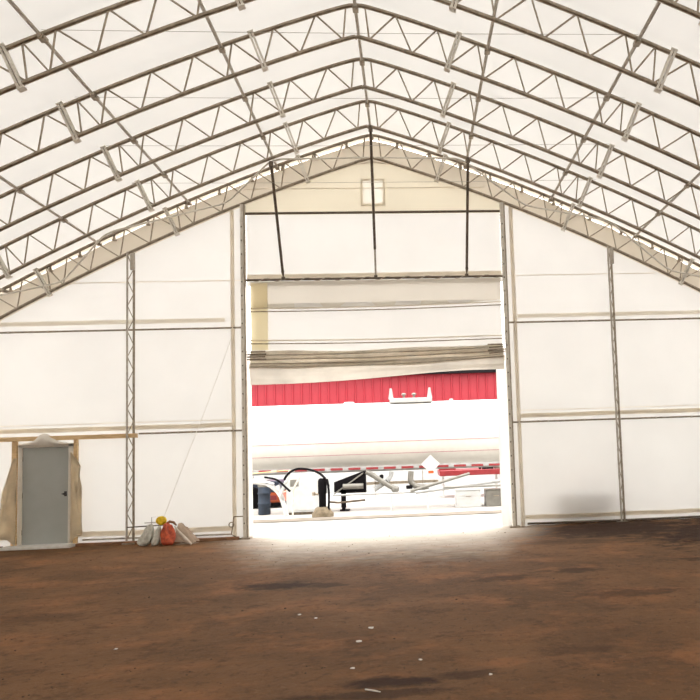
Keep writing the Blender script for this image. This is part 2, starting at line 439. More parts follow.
# seams and overlaps of the end wall cover (children of the wall)
def hband(x0, x1, z0, z1, mat, nm, y=YF-.012, th=.004, wav=0):
    n = max(1, int((x1-x0)/.4)); mb = MB(); vs = []
    for k in range(n+1):
        x = x0 + (x1-x0)*k/n; w1 = wav*noise.noise(V((x*1.3, z0*7, 1)))*2
        vs += [(x, y, z0+w1), (x, y, z1+w1), (x, y+th, z1+w1), (x, y+th, z0+w1)]
    fs = [(0,1,2,3), (4*n, 4*n+3, 4*n+2, 4*n+1)]
    for k in range(n):
        a, b = 4*k, 4*k+4
        for q in range(4): fs.append((a+q, b+q, b+(q+1)%4, a+(q+1)%4))
    mb.add(vs, fs); return mb.build(nm, mat, wf)
for x0, x1 in ((-9.9, -3.78), (2.42, 8.6)):
    hband(x0, x1, 2.335, 2.425, M['seam'], 'seam_band', wav=.006)
    hband(x0, x1, 2.485, 2.50, M['seam'], 'seam_line', wav=.004)
    hband(x0, x1, .15 if x0 < 0 else .13, .255 if x0 < 0 else .22, M['seam'], 'seam_band', wav=.01)
hband(-9.2, -3.9, 4.585, 4.68, M['seam_faint'], 'seam_band'); hband(2.42, 8.3, 4.54, 4.63, M['seam_faint'], 'seam_band')
hband(-7.2, -3.5, 5.482, 5.498, M['seam'], 'seam_line'); hband(2.15, 5.6, 5.49, 5.506, M['seam'], 'seam_line')
for x0, x1 in ((-8.9,-8.06),(-6.99,-3.5),(2.2,8.4)):
    pass

# side strips in the big doorway
for nm, x0, x1, ztop in (('jamb_flap', -3.50, -3.375, 3.6), ('jamb_flap', 1.92, 2.22, 3.62)):
    mb = MB()
    mb.grid(lambda u, v, x0=x0, x1=x1, ztop=ztop: (x0+(x1-x0)*u, YF+.08+.05*math.sin(u*PI)+.015*math.sin(v*9), .0+ztop*v), 6, 20)
    mb.build(nm, M['bright'], wf)

# personnel door
d = thing('door_1', None, None, (-7.52, YW+.1, 0)); d['kind'] = 'structure'
DY = 16.02
fr = MB(); fr.box((-8.06, DY, 0.046), (-7.985, DY+.14, 2.09)); fr.box((-7.07, DY, 0.03), (-6.98, DY+.14, 2.09)); fr.box((-8.06, DY, 2.03), (-6.98, DY+.14, 2.10))
fr.build('door_frame', M['frame'], d, bevel=.006)
lf = MB().box((-7.985, DY+.03, .05), (-7.07, DY+.08, 2.03)).build('door_panel', M['door'], d, bevel=.004)
hb = MB(); hb.tube([(-7.13, DY+.03, 1.06), (-7.13, DY-.05, 1.06)], .022, 10); hb.tube([(-7.13, DY-.045, 1.06), (-7.17, DY-.05, 1.062)], .013, 8)
hb.box((-7.155, DY+.02, 1.01), (-7.105, DY+.03, 1.11)); hb.build('door_handle', M['dark'], lf)
hg = MB()
for z in (.3, 1.05, 1.8): hg.tube([(-7.99, DY+.02, z-.05), (-7.99, DY+.02, z+.05)], .01, 6)
hg.build('hinges', M['steel'], lf)
tag(MB().box((-8.25, 15.72, -.02), (-6.9, 16.12, .045)).build('doorstep', M['slab'], None, bevel=.01), 'low white concrete step under the grey door', 'step')

# timber framing round the door
t = thing('timber_frame', 'raw timber rail and two studs framing the grey door', 'timber frame', (-7.5, 15.98, 2.1))
MB().box((-10.0, 15.93, 2.165), (-5.66, 15.985, 2.255)).build('rail', M['timber'], t)
MB().box((-8.18, 15.99, .046), (-8.085, 16.06, 2.165)).build('stud', M['timber'], t)
MB().box((-6.955, 15.99, .046), (-6.88, 16.06, 2.165)).build('stud', M['timber'], t)
# torn cover flaps folded back on either side of the door
def flap(name, pts, label, y=15.9):
    mb = MB(); c = V((sum(p[0] for p in pts)/len(pts), sum(p[1] for p in pts)/len(pts)))
    n = len(pts); K = 5; vs = []
    for side in (0, .006):
        for k in range(K+1):
            f = k/K
            for i, (x, z) in enumerate(pts):
                px = c.x+(x-c.x)*f; pz = c.y+(z-c.y)*f
                vs.append((px, y+side-.035*(1-f*f)+.014*math.sin(i*2.1+k), pz))
    R = (K+1)*n; fs = []
    for sd in (0, R):
        for k in range(K):
            for i in range(n):
                q = (sd+k*n+i, sd+k*n+(i+1)%n, sd+(k+1)*n+(i+1)%n, sd+(k+1)*n+i)
                fs.append(q if sd else q[::-1])
    for i in range(n): fs.append((K*n+i, K*n+(i+1)%n, R+K*n+(i+1)%n, R+K*n+i))
    mb.add(vs, fs, True); return tag(mb.build(name, M['tarp']), label, 'fabric flap')
flap('fabric_flap', [(-8.04,.047),(-8.04,1.0),(-8.035,1.83),(-8.10,1.80),(-8.17,1.62),(-8.24,1.35),(-8.31,1.12),(-8.345,.8),(-8.35,.4),(-8.37,.20),(-8.2,.17)],
     'torn beige fabric flap folded back along the left side of the grey door')
flap('fabric_flap', [(-6.97,.047),(-6.97,1.0),(-6.975,1.93),(-6.93,1.88),(-6.83,1.72),(-6.77,1.62),(-6.79,1.42),(-6.75,1.2),(-6.745,.9),(-6.74,.5),(-6.73,.22),(-6.88,.17)],
     'torn beige fabric flap folded back along the right side of the grey door')
mb = MB()
mb.grid(lambda u, v: (-8.0+.95*u, 15.93-.05*math.sin(PI*v)-.02*math.sin(u*17), 2.06+(.05+.20*math.exp(-((u-.52)/.22)**2))*v), 24, 6)
mb.grid(lambda u, v: (-8.0+.95*u, 15.95, 2.06+(.05+.20*math.exp(-((u-.52)/.22)**2))*v), 24, 6)
tag(mb.build('fabric_bundle', M['frame']), 'pale fabric scrap bunched over the top of the grey door', 'fabric scrap')

# sill timbers and bottom lines
for x0, x1, l, m in ((-9.9,-8.3,'dark sill board at the wall foot left of the grey door','timber_brown'), (-6.85,-3.6,'brown sill board on the ground between the grey door and the doorway','timber_brown'),
                  (2.2,8.6,'dark bottom pipe along the foot of the right wall','steel_dark')):
    if m == 'timber_brown': o = MB().box((x0, 15.86, -.02), (x1, 15.96, .05)).build('sill_board', M[m], None, bevel=.008)
    else: o = MB().tube([(x0+.26, 16.09, .045), (4.5, 16.09, .035), (x1, 16.09, .05)], .025, 8).build('base_pipe', M[m])
    tag(o, l, 'sill board' if m == 'timber_brown' else 'pipe')
o = MB().tube([(-6.8, 16.09, .10), (-3.8, 16.09, .09)], .018, 8).build('base_pipe', M['steel_light']); tag(o, 'thin bottom pipe along the foot of the left wall', 'pipe')

# ------------------------------------------------------------------ wall posts and girts
def lattice_post(x, ztop, label):
    t = thing('wall_post', label, 'post', (x, YW-.02, 0))
    y = YW-.06
    MB().tube([(x-.048, y-.05, 0), (x-.048, y-.05, ztop)], .021, 8).build('chord', M['steel_light'], t)
    MB().tube([(x+.048, y+.06, 0), (x+.048, y+.06, ztop)], .024, 8).build('chord', M['steel'], t)
    mb = MB(); n = int(ztop/.27); pts = []
    for k in range(n+1): pts.append((x+(.045 if k % 2 else -.045), y+(.055 if k % 2 else -.045), .08+k*(ztop-.16)/n))
    mb.tube(pts, .010, 6); mb.build('lacing', M['steel'], t)
    MB().box((x-.12, y-.12, -.01), (x+.12, y+.12, .02)).build('base_plate', M['steel'], t)
    mb = MB(); mb.box((x+.0, y-.03, ztop-.38), (x+.085, y+.03, ztop-.02)); mb.build('head_plate', M['steel_light'], t, bevel=.004)
    return t
lattice_post(-5.80, zb(5.13)-.03, 'lattice steel wall post between the grey door and the rubbish pile')
lattice_post(4.52, zb(5.19)-.03, 'lattice steel wall post on the right of the big doorway')
def door_post(x, label):
    t = thing('door_post', label, 'post', (x, YW, 0))
    zt_ = zb(abs(x-XC))-.03
    MB().box((x-.05, YW-.06, 0), (x+.02, YW+.04, zt_)).build('post', M['steel_pale'], t, bevel=.006)
    MB().box((x+.022, YW-.05, 0), (x+.05, YW+.05, zt_)).build('guide_rail', M['steel'], t)
    for k in range(22): MB().box((x-.03, YW-.072, .3+k*.3), (x-.01, YW-.058, .33+k*.3)).build('bolt', M['steel_dark'], t)
    MB().box((x-.11, YW-.12, -.01), (x+.11, YW+.1, .02)).build('base_plate', M['steel'], t)
    return t
door_post(-3.475, 'weathered steel post at the left edge of the big doorway')
door_post(2.165, 'weathered steel post at the right edge of the big doorway')
for x, l in ((-3.72,'beige pipe sleeve running up the cover just left of the doorway post'), (2.36,'beige pipe sleeve running up the cover just right of the doorway post')):
    mb = MB(); zt_ = zb(abs(x-XC))-.03
    mb.tube([(x, YW+.06, 0), (x, YW+.06, zt_)], .042, 10); o = mb.build('pipe_sleeve', M['seam']); tag(o, l, 'pipe sleeve')
for x0, x1, z, m, l in ((-9.9,-3.52,4.445,'steel','thin steel girt across the upper left wall'), (2.2,8.4,4.43,'steel','thin steel girt across the upper right wall'),
                        (-5.66,-3.52,2.25,'steel','short steel girt between lattice post and doorway on the left wall'), (2.2,8.6,2.24,'steel','thin steel girt across the lower right wall')):
    o = MB().tube([(x0, YW+.04, z), (x1, YW+.04, z)], .020, 8).build('wall_girt', M[m]); tag(o, l, 'girt')
    for k in range(1, 8):
        x = x0+(x1-x0)*k/8; MB().tube([(x-.02, YW+.04, z), (x+.02, YW+.04, z)], .026, 8).build('tie', M['steel_light'], o)
# doorway header and beam
o = MB().tube([(-3.42, YW+.02, 6.93), (2.11, YW+.02, 6.93)], .026, 8).build('header_pipe', M['steel_dark']); tag(o, 'dark header pipe beneath the beige gable', 'pipe')
t = thing('door_beam', 'dark laced steel beam across the doorway under the upper white panel', 'beam', (XC, YW, 5.44))
MB().tube([(-3.42, YW-.02, 5.455), (2.11, YW-.02, 5.455)], .024, 8).build('pipe', M['steel_dark'], t)
mb = MB(); pts = []
for k in range(90):
    a = k*.9; pts.append((-3.40+5.5*k/89, YW-.02+.034*math.sin(a), 5.455+.034*math.cos(a)))
mb.tube(pts, .008, 5); mb.build('lacing_cord', M['steel_light'], t)

# ------------------------------------------------------------------ fabric door in the doorway
t = thing('fabric_door', 'large white fabric door hoisted up, its lower edge gathered in beige folds', 'fabric door', (XC, 16.1, 3.2))
DYF = 16.12
mb = MB(); mb.grid(lambda u, v: (PL+(PR-PL)*u, DYF+.03+.02*math.sin(u*9)*math.sin(PI*v), 5.36+1.64*v), 40, 8); mb.build('upper_panel', M['fabric'], t)
hem = MB().box((PL+.02, DYF-.03, 5.50), (PR-.02, DYF-.024, 5.60)).build('upper_hem', M['seam'], t)
X0, X1 = -3.36, 2.08
mb = MB(); mb.grid(lambda u, v: (X0+(X1-X0)*u, DYF+.03*math.sin(u*7+v*2)*math.sin(PI*v), 3.80+1.17*v), 40, 14); mb.build('lower_panel', M['fabric'], t)
mb = MB()
mb.grid(lambda u, v: (X0+(X1-X0)*u, DYF+.012*math.sin(u*31+1), 5.45-(.55+.05*math.sin(u*3.3+.5)+.02*math.sin(u*11))*(1-v)), 60, 5); mb.build('lined_band', M['curtain_shade'], t)
MB().box((-3.34, DYF-.05, 3.95), (-2.985, DYF-.045, 5.41)).build('side_patch', M['patch'], t)
for z0, z1 in ((4.785, 4.83), (4.09, 4.085)):
    sag = .03
    ln = lambda dz, y, n=20: [(-3.40+5.5*k/n, y, z0+(z1-z0)*k/n+dz-sag*math.sin(PI*k/n)) for k in range(n+1)]
    MB().tube(ln(0, DYF-.07), .012, 6).build('lift_pipe', M['steel'], t)
    MB().tube(ln(.075, DYF-.05), .014, 6).build('pipe_sleeve', M['seam'], t)
# gathered folds: loops of cloth hanging one behind another
def zlow(u):
    k = min(1, max(0, (u-.12)/.78)); return 3.205+.19*(k*k*(3-2*k)) + .006*math.sin(u*9)
def fold_bottom(u, v):
    x = X0+(X1-X0)*u; zl = zlow(u); zu = 3.64+.05*u
    z = zl + (zu-zl)*v
    y = 15.98 + .05*math.cos(v*PI*1.0) + .03*math.sin(v*7+u*5+math.sin(u*4))*(.4+u) + .02*noise.noise(V((u*5, v*5, 0)))
    return (x, y, z)
mb = MB(); mb.grid(fold_bottom, 60, 20)
mb.build('bottom_fold', M['fold'], t)
for k, (zc0, zc1, y, hh) in enumerate(((3.86, 3.91, 15.99, .055), (3.77, 3.83, 15.95, .06), (3.68, 3.75, 15.97, .06), (3.60, 3.69, 15.94, .045))):
    mb = MB(); pts = [(X0+.02+(X1-X0-.04)*i/40, y+.012*math.sin(i*.7+k), zc0+(zc1-zc0)*i/40-.035*math.sin(PI*i/40)*(1+.3*k)) for i in range(41)]
    vs = []; n = 10
    for i, p in enumerate(pts):
        h = hh*(1+.35*math.sin(i*.31+k*2)); 
        for q in range(n):
            a = 2*PI*q/n; vs.append((p[0], p[1]+.045*math.cos(a), p[2]+h*math.sin(a)*(.8 if q % 2 else 1)))
    fs = [(i*n+q, i*n+(q+1)%n, (i+1)*n+(q+1)%n, (i+1)*n+q) for i in range(40) for q in range(n)]
    mb.add(vs, fs, True); mb.build('gathered_fold', M['roll'], t)
    MB().tube([(p[0], p[1]-.052, p[2]-hh*.55) for p in pts], .008, 5).build('fold_cord', M['steel'], t)
for k in range(4):
    z = 3.90-.055*k
    MB().tube([(-3.40, 15.92, z), (-3.02+.02*(k%2), 15.92, z)], .017, 8).build('pipe_end', M['steel'], t)
    MB().tube([(1.72+.03*(k%2), 15.92, z+.04-.01*k), (2.09, 15.92, z+.04-.0*k)], .016, 8).build('pipe_end', M['steel'], t)
# door hoist rope towards the rubbish pile
o = MB().tube([(-3.70, 15.88, 4.24), (-3.9, 15.86, 3.66), (-4.3, 15.82, 2.55), (-4.75, 15.78, 1.38), (-5.06, 15.74, .52)], .006, 6).build('hoist_rope', M['rope'])
tag(o, 'thin slack rope running down the left wall to the yellow coil', 'rope')
mb = MB(); mb.tube([(-3.75+.05*math.cos(a), 15.9, .30+.05*math.sin(a)) for a in [k*PI/5 for k in range(10)]], .012, 6, closed=True)
mb.tube([(-3.70, 15.93, .46), (-3.52, 15.93, .46)], .012, 6); mb.tube([(-3.70, 15.93, .46), (-3.75, 15.9, .10), (-3.60, 15.9, .02)], .012, 6)
tag(mb.build('floor_bracket', M['steel']), 'small steel bracket at the foot of the left doorway post', 'bracket')

# ------------------------------------------------------------------ rubbish pile by the left wall
def lump(name, c, size, mat, label, cat, seed=0, lean=(0,0), group=None, pinch=.50, rough=.17):
    mb = MB(); nu, nv = 28, 18; cx, cy, cz = c; sx, sy, sz = size; vs = []
    for j in range(nv+1):
        v = j/nv; ph = PI*v
        r = math.sin(ph)**.55; zz = (1-math.cos(ph))/2
        taper = 1-(1-pinch)*zz
        for i in range(nu):
            a = 2*PI*i/nu
            n = noise.noise(V((math.cos(a)*1.6+seed, math.sin(a)*1.6, v*2.5+seed*3)))*rough*2.2 + math.sin(a*5+seed+v*3)*rough*.25 + noise.noise(V((math.cos(a)*4+seed, math.sin(a)*4, v*6)))*rough*.8
            k = r*taper*(1+n)
            vs.append((cx+lean[0]*zz+sx/2*k*math.cos(a), cy+lean[1]*zz+sy/2*k*math.sin(a), cz+sz*zz*(1+n*.25)))
    fs = [(j*nu+i, j*nu+(i+1)%nu, (j+1)*nu+(i+1)%nu, (j+1)*nu+i) for j in range(nv) for i in range(nu)]
    mb.add(vs, fs, True); return tag(mb.build(name, mat), label, cat, group)
lump('sack', (-5.36,15.45,-.01), (.32,.28,.40), M['bag_white'], 'off-white woven sack slumped at the left of the pile by the wall', 'sack', 1, (.12,.05))
lump('sack', (-5.13,15.40,-.01), (.18,.22,.37), M['bag_white'], 'narrow off-white sack leaning against the red sack', 'sack', 4, (.08,.05))
lump('sack', (-4.86,15.40,-.01), (.31,.26,.42), M['bag_red'], 'crumpled orange-red sack in the middle of the pile', 'sack', 7, (-.06,.08), rough=.24)
# tan cloth sloping off to the right
mb = MB()
def cloth(u, v):
    x = -4.70+.36*u; top_ = .40-.37*u**1.1
    y = 15.44+.28*v; z = max(.012, top_*(.12+.88*math.sin(PI*.5*min(1, v*1.5)))) + .025*noise.noise(V((u*7, v*6, 2)))
    return (x-.06*(1-v), y, max(.012, z))
mb.grid(cloth, 24, 16); mb.grid(lambda u, v: (cloth(u, v)[0], cloth(u, v)[1], -.01), 24, 16)
o = mb.build('cloth_sheet', M['tan']); tag(o, 'tan cloth sheet sloping down the right side of the pile', 'cloth')
mb = MB(); P = [(-4.74,15.40,.36),(-4.64,15.36,.24),(-4.52,15.33,.12),(-4.42,15.31,.035)]
for k in range(3): mb.tube([(x+.02*k, y-.015*k, z-.015*k) for x, y, z in P], [.012,.03,.035,.02], 7)
tag(mb.build('cloth_strip', M['pale_cloth']), 'pale twisted cloth strip lying on the tan sheet', 'cloth')
mb = MB()
for k in range(7):
    r = .062+.009*(k % 3); c = V((-5.055, 15.58-.018*(k-3), .47+.006*math.sin(k*2)))
    mb.tube([(c.x+r*math.cos(a)*1.1, c.y+.01*math.sin(a*2+k), c.z+r*math.sin(a)) for a in [q*PI/9+k for q in range(18)]], .011, 6, closed=True)
mb.tube([(-5.055,15.66,.47), (-5.055,15.50,.47)], .052, 8)
tag(mb.build('rope_coil', M['yellow']), 'bright yellow rope coil resting on top of the rubbish pile', 'rope coil')
o = MB().tube([(-5.74,15.62,.355), (-5.30,15.64,.365), (-5.00,15.66,.37), (-4.97,15.68,-.01)], .013, 8).build('loose_pipe', M['steel_dark']); tag(o, 'thin dark pipe lying across the sacks from the lattice post', 'pipe')
mb = MB(); mb.tube([(-5.30,15.74,-.01),(-5.30,15.74,.53),(-5.12,15.74,.535),(-5.12,15.74,-.01)], .007, 6); mb.tube([(-5.44,15.74,.42),(-5.14,15.74,.43)], .010, 6)
tag(mb.build('wire_stand', M['wire']), 'small wire frame behind the yellow rope coil', 'wire frame')
mb = MB(); mb.tube([(-4.96,15.60,.40),(-4.90,15.60,.44),(-4.82,15.60,.42),(-4.76,15.58,.36)], [.02,.028,.026,.014], 8)
tag(mb.build('brown_rag', M['timber_brown']), 'brown rag between the yellow coil and the tan cloth', 'rag')

# ------------------------------------------------------------------ floor
def hgt(x, y):
    h = .022*noise.noise(V((x*.35, y*.35, 0))) + .010*noise.noise(V((x*1.3, y*1.5, 4))) + .005*noise.noise(V((x*4, y*5, 9)))
    fade = min(1, max(0, (15.9-y)/1.2)); h *= fade
    if x > 2.5: h += .05*min(1, (x-2.5)/1.5)*math.exp(-((y-15.4)/.7)**2)*(.6+.8*abs(noise.noise(V((x*2, y*2, 3))))) if y < 15.9 else .02
    if x < -5.9: h += 0
    if 12.6 < y < 15.9 and x > 3.6: h += .03*abs(noise.noise(V((x*1.8, y*2.2, 6))))
    return h - .012
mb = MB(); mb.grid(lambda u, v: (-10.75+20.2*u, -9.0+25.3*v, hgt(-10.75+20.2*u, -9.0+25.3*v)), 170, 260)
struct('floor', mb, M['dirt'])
mb = MB(); mb.grid(lambda u, v: (-60+120*u, 16.3+60*v, -.014), 12, 6); struct('ground', mb, M['ground'])
mb = MB()
for a, b in (((-60,-30),(-10.8,16.3)), ((9.5,-30),(60,16.3)), ((-10.8,-30),(9.5,-9.05))):
    mb.add([(a[0],a[1],-.014),(b[0],a[1],-.014),(b[0],b[1],-.014),(a[0],b[1],-.014)], [(0,1,2,3)])
struct('ground_side', mb, M['ground'])

# loose scraps and stones on the dirt
spots = [(-.43,7.36,.055,'white paper scrap on the dirt, the larger one straight ahead of the doorway','paper_scrap'),
         (-.51,6.84,.05,'white paper scrap lying nearest below the larger scrap','paper_scrap'),
         (-1.22,8.12,.03,'small white scrap on the dirt, left one of the far pair','paper_scrap'),
         (-1.02,7.89,.03,'small white scrap on the dirt, right one of the far pair','paper_scrap'),
         (.03,6.16,.03,'tiny pale chip on the dirt right of the dark stain','pale_chip'),
         (-2.69,7.06,.03,'tiny pale chip lying alone on the left part of the dirt','pale_chip'),
         (.54,5.64,.022,'tiny pale chip near the bottom edge, right of the stain','pale_chip'),
         (-.50,6.0,.03,'small tan chip lying between the stain and the white scraps','pale_chip')]
for x, y, r, l, nm in spots:
    r *= .55
    z = hgt(x, y); n = 9; mb = MB(); rr = random.Random(int(x*100))
    ring = [(x+r*(.7+.6*rr.random())*math.cos(2*PI*k/n), y+r*(.8+.7*rr.random())*math.sin(2*PI*k/n), z+.002+.006*rr.random()) for k in range(n)]
    up = [(a, b, c+.004) for a, b, c in ring]
    vs = ring+up+[(x, y, z+.015)]
    fs = [tuple(range(n))[::-1]]+[(k, (k+1)%n, (k+1)%n+n, k+n) for k in range(n)]+[(k+n, (k+1)%n+n, 2*n) for k in range(n)]
    mb.add(vs, fs); tag(mb.build(nm, M['paper']), l, 'scrap')
o = MB().tube([(-.37,5.46,hgt(-.37,5.46)+.006),(-.30,5.40,hgt(-.3,5.4)+.010),(-.26,5.38,hgt(-.26,5.38)+.006)], [.005,.006,.003], 6).build('pale_twig', M['paper']); tag(o, 'short pale twig on the dark stain at the bottom', 'twig')
mb = MB(); rr = random.Random(3)
ico = [(0,0,1),(.9,0,.4),(.28,.85,.4),(-.72,.52,.4),(-.72,-.52,.4),(.28,-.85,.4),(.8,.5,-.4),(-.3,.9,-.4),(-.95,0,-.4),(-.3,-.9,-.4),(.8,-.5,-.4),(0,0,-1)]
icf = [(0,1,2),(0,2,3),(0,3,4),(0,4,5),(0,5,1),(1,6,2),(2,7,3),(3,8,4),(4,9,5),(5,10,1),(6,7,2),(7,8,3),(8,9,4),(9,10,5),(10,6,1),(6,11,7),(7,11,8),(8,11,9),(9,11,10),(10,11,6)]
for k in range(1700):
    if k % 4: x, y = rr.uniform(-7, 7), rr.uniform(4.6, 15.5)
    else: x, y = rr.uniform(2.5, 8.4), rr.uniform(12.2, 15.9)
    if -5.7 < x < -4.2 and y > 15: continue
    r = rr.uniform(.003, .009)*(1 if rr.random() < .93 else 1.7); z = hgt(x, y)+r*.3; a = rr.random()*6
    mb.add([(x+r*(p[0]*math.cos(a)-p[1]*math.sin(a))*rr.uniform(.8,1.3), y+r*(p[0]*math.sin(a)+p[1]*math.cos(a)), z+r*p[2]*.6) for p in ico], icf)
tag(mb.build('gravel', M['stone']), 'loose gravel and clods scattered over the dirt floor', 'gravel', kind='stuff')

# unseen boards added outside, shading the right wall cover into a soft dark patch
t = thing('shade_boards', 'added unseen boards outside that dim the right wall near the ground', 'light blocker', (3.75, 16.6, 0))
for k in range(6): MB().box((3.10+.03*(k%2), 16.31, .06+.115*k), (4.42-.02*(k%3), 17.1, .155+.115*k)).build('shade_board', M['timber_brown'], t, bevel=.01)
for x in (3.15, 3.75, 4.3): MB().box((x-.05, 16.4, -.014), (x+.05, 17.05, .06)).build('shade_bearer', M['timber_brown'], t)

# ------------------------------------------------------------------ yard: red shed
YR = 34.0
t = thing('red_building', 'long building with bright red ribbed metal siding beyond the tank trailer', 'building', (0, YR, 0))
mb = MB(); x = -22.0; vs = []; 
prof = []
while x < 24:
    prof += [(x, 0), (x+.30, 0), (x+.325, -.04), (x+.375, -.04), (x+.40, 0)]; x += .40
n = len(prof)
mb.add([(a, YR+b, 0) for a, b in prof]+[(a, YR+b, 5.28) for a, b in prof], [(i, i+1, i+1+n, i+n) for i in range(n-1)])
mb.add([(-22,YR,0),(24,YR,0),(24,YR+12,0),(-22,YR+12,0),(-22,YR,5.28),(24,YR,5.28),(24,YR+12,5.28),(-22,YR+12,5.28)], [(3,2,6,7),(1,2,6,5),(0,3,7,4)])
mb.build('siding', M['red_clad'], t)
MB().add([(-22.4,YR-.3,5.30),(24.4,YR-.3,5.30),(24.4,YR+6,7.2),(-22.4,YR+6,7.2),(24.4,YR+12.3,5.3),(-22.4,YR+12.3,5.3)], [(0,1,2,3),(3,2,4,5)]).build('roof', M['steel_dark'], t)
MB().box((-22.2, YR-.5, -.014), (24.2, YR-.05, .93)).build('plinth_wall', M['white_paint'], t)
MB().box((-22.4, YR-.36, 5.20), (24.4, YR-.18, 5.33)).build('gutter', M['black'], t)

# ------------------------------------------------------------------ yard: tank trailer
TY, TZ, TR = 23.6, 2.24, 1.02
t = thing('tank_trailer', 'long white tank trailer parked across the open doorway', 'tank trailer', (0, TY, 0))
prof = [(0.02,-11.4),(.5,-11.36),(.85,-11.2),(.98,-11.0),(TR,-10.8)]
for x in range(-10, 11, 1): prof.append((TR, float(x)))
prof += [(TR,10.8),(.98,11.0),(.85,11.2),(.5,11.36),(.02,11.4)]
tk = MB().lathe((0, TY, TZ), prof, 56, 'x').build('tank', M['tank'], t)
for zz in (2.02, 1.66):
    y = TY-math.sqrt(TR*TR-(zz-TZ)**2)-.002
    MB().box((-10.6, y-.004, zz-.012), (10.6, y+.02, zz+.012)).build('pinstripe', M['pink'], t)
for x in (-8.2, -5.4, 5.2, 8.1):
    MB().lathe((x, TY, TZ), [(TR, -.03), (TR+.012, -.03), (TR+.012, .03), (TR, .03)], 48, 'x').build('hoop', M['white_paint'], t)
# catwalk with two end posts and valve caps
t2 = MB(); t2.box((-.62, TY-.45, 3.22), (.70, TY+.35, 3.36))
t2.build('catwalk', M['white_paint'], t, bevel=.02)
for x in (-.58, .63):
    MB().poly([(x-.08,3.36),(x+.08,3.36),(x+.05,3.52),(x+.03,3.68),(x-.03,3.68),(x-.05,3.52)], TY-.35, TY+.25).build('guard_post', M['white_paint'], t)
for x in (-.18, .14):
    mb = MB(); mb.lathe((x, TY-.1, 3.36), [(.03,0),(.03,.10),(.07,.12),(.07,.16),(.03,.18)], 12); mb.build('valve_cap', M['alum'], t)
MB().lathe((-1.9, TY, 3.22), [(.16,0),(.18,.05),(.14,.09),(.02,.10)], 16).build('hatch', M['white_paint'], t)
MB().lathe((1.32, TY, 3.24), [(.06,0),(.06,.08),(.02,.09)], 12).build('vent_cap', M['white_paint'], t)
# frame rail with red and white reflective dashes
MB().box((-10.2, TY-.92, 1.19), (10.6, TY-.84, 1.30)).build('frame_rail', M['white_paint'], t)
MB().box((-10.2, TY+.84, 1.10), (10.6, TY+.92, 1.30)).build('frame_rail', M['white_paint'], t)
for k in range(26):
    x = -5.6+k*.53
    MB().box((x, TY-.935, 1.225-.003*k), (x+.36, TY-.922, 1.29-.003*k)).build('reflector_dash', M['tape_red'], t)
# hazard placard
pd = MB().poly([(.58,1.02),(.855,1.30),(.575,1.575),(.29,1.30)], TY-1.10, TY-1.08).build('placard', M['clean_white'], t)
MB().box((.50, TY-1.115, 1.02), (.66, TY-1.10, 1.10)).build('placard_clip', M['orange'], pd)
MB().bar((.58, TY-1.08, 1.28), (.58, TY-.9, 1.28), .05, .05).build('placard_bracket', M['alum'], pd)
# landing gear with triangular black gusset
YN = TY-.98
mb = MB(); mb.poly([(-2.32,.56),(-2.32,.86),(-1.45,1.16),(-1.38,1.16),(-1.38,.52),(-1.95,.52)], YN-.02, YN+.30)
mb.build('gusset', M['black'], t)
mb = MB(); mb.tube([(-2.05, YN-.10, .72), (-1.45, YN-.10, .72)], .085, 14); mb.build('air_reservoir', M['alum'], t)
mb = MB(); mb.tube([(-2.33, YN-.06, .50), (-1.45, YN-.06, 1.10)], .022, 8); mb.build('diagonal_brace', M['alum'], t)
mb = MB(); mb.box((-2.12, YN-.02, .10), (-1.98, YN+.14, .62)); mb.box((-2.16, YN-.06, 0), (-1.88, YN+.2, .04)); mb.box((-2.10,YN+.0,.04),(-2.0,YN+.12,.12)); mb.build('landing_leg', M['black'], t)
mb = MB(); mb.tube([(-2.45, YN, .28), (-2.2, YN, .25), (-1.4, YN, .30)], .035, 8); mb.build('crank_shaft', M['steel_dark'], t)
# discharge pipes crossing under the tank
mb = MB(); mb.tube(smooth([(-1.36,YN-.1,1.14),(-1.15,YN-.1,1.02),(-.75,YN-.12,.74),(-.50,YN-.15,.60)], .1), .075, 12); mb.lathe((-.50,YN-.15,.52), [(.10,0),(.11,.04),(.11,.12),(.09,.14)], 14); mb.build('discharge_pipe', M['alum'], t)
mb = MB(); mb.tube(smooth([(-.60,YN+.02,1.12),(-.64,YN+.02,.92),(-.85,YN+.02,.76),(-1.12,YN+.02,.60)], .15), .07, 12); mb.build('discharge_pipe', M['white_paint'], t)
MB().lathe((-.50, YN-.15, .50), [(.085,0),(.095,.03),(.095,.08),(.02,.085)], 14).build('pipe_cap', M['black'], t)
MB().lathe((-.90, YN-.05, .92), [(.05,0),(.06,.03),(.06,.1),(.02,.12)], 12).build('valve', M['black'], t)
mb = MB(); mb.tube(smooth([(-.02,YN,1.1),(-.05,YN,.76),(.15,YN,.62),(.5,YN,.60)], .14), .085, 12); mb.build('elbow_pipe', M['alum'], t)
MB().lathe((-.08, YN-.06, .58), [(.09,0),(.10,.05),(.10,.1),(.02,.11)], 14).build('pipe_cap', M['black'], t)
mb = MB(); mb.box((-1.36, YN+.05, .74), (.8, YN+.12, .82)); mb.build('cross_rail', M['steel'], t)
mb = MB(); mb.tube([(.33,YN,1.12),(.33,YN,.70)], .012, 6); mb.tube([(-1.1,YN,1.1),(-1.1,YN,.3)], .010, 6); mb.build('hanger_rod', M['steel'], t)
# running gear box and wheels farther along, mostly outside the opening
for x in (-8.9, -7.6, 6.9, 8.2):
    for sy in (-1, 1):
        mb = MB(); mb.lathe((x, TY+sy*.98, .52), [(.12,-.14),(.28,-.14),(.46,-.15),(.52,-.11),(.52,.11),(.46,.15),(.28,.14),(.12,.14)], 28, 'y'); mb.build('wheel', M['black'], t)

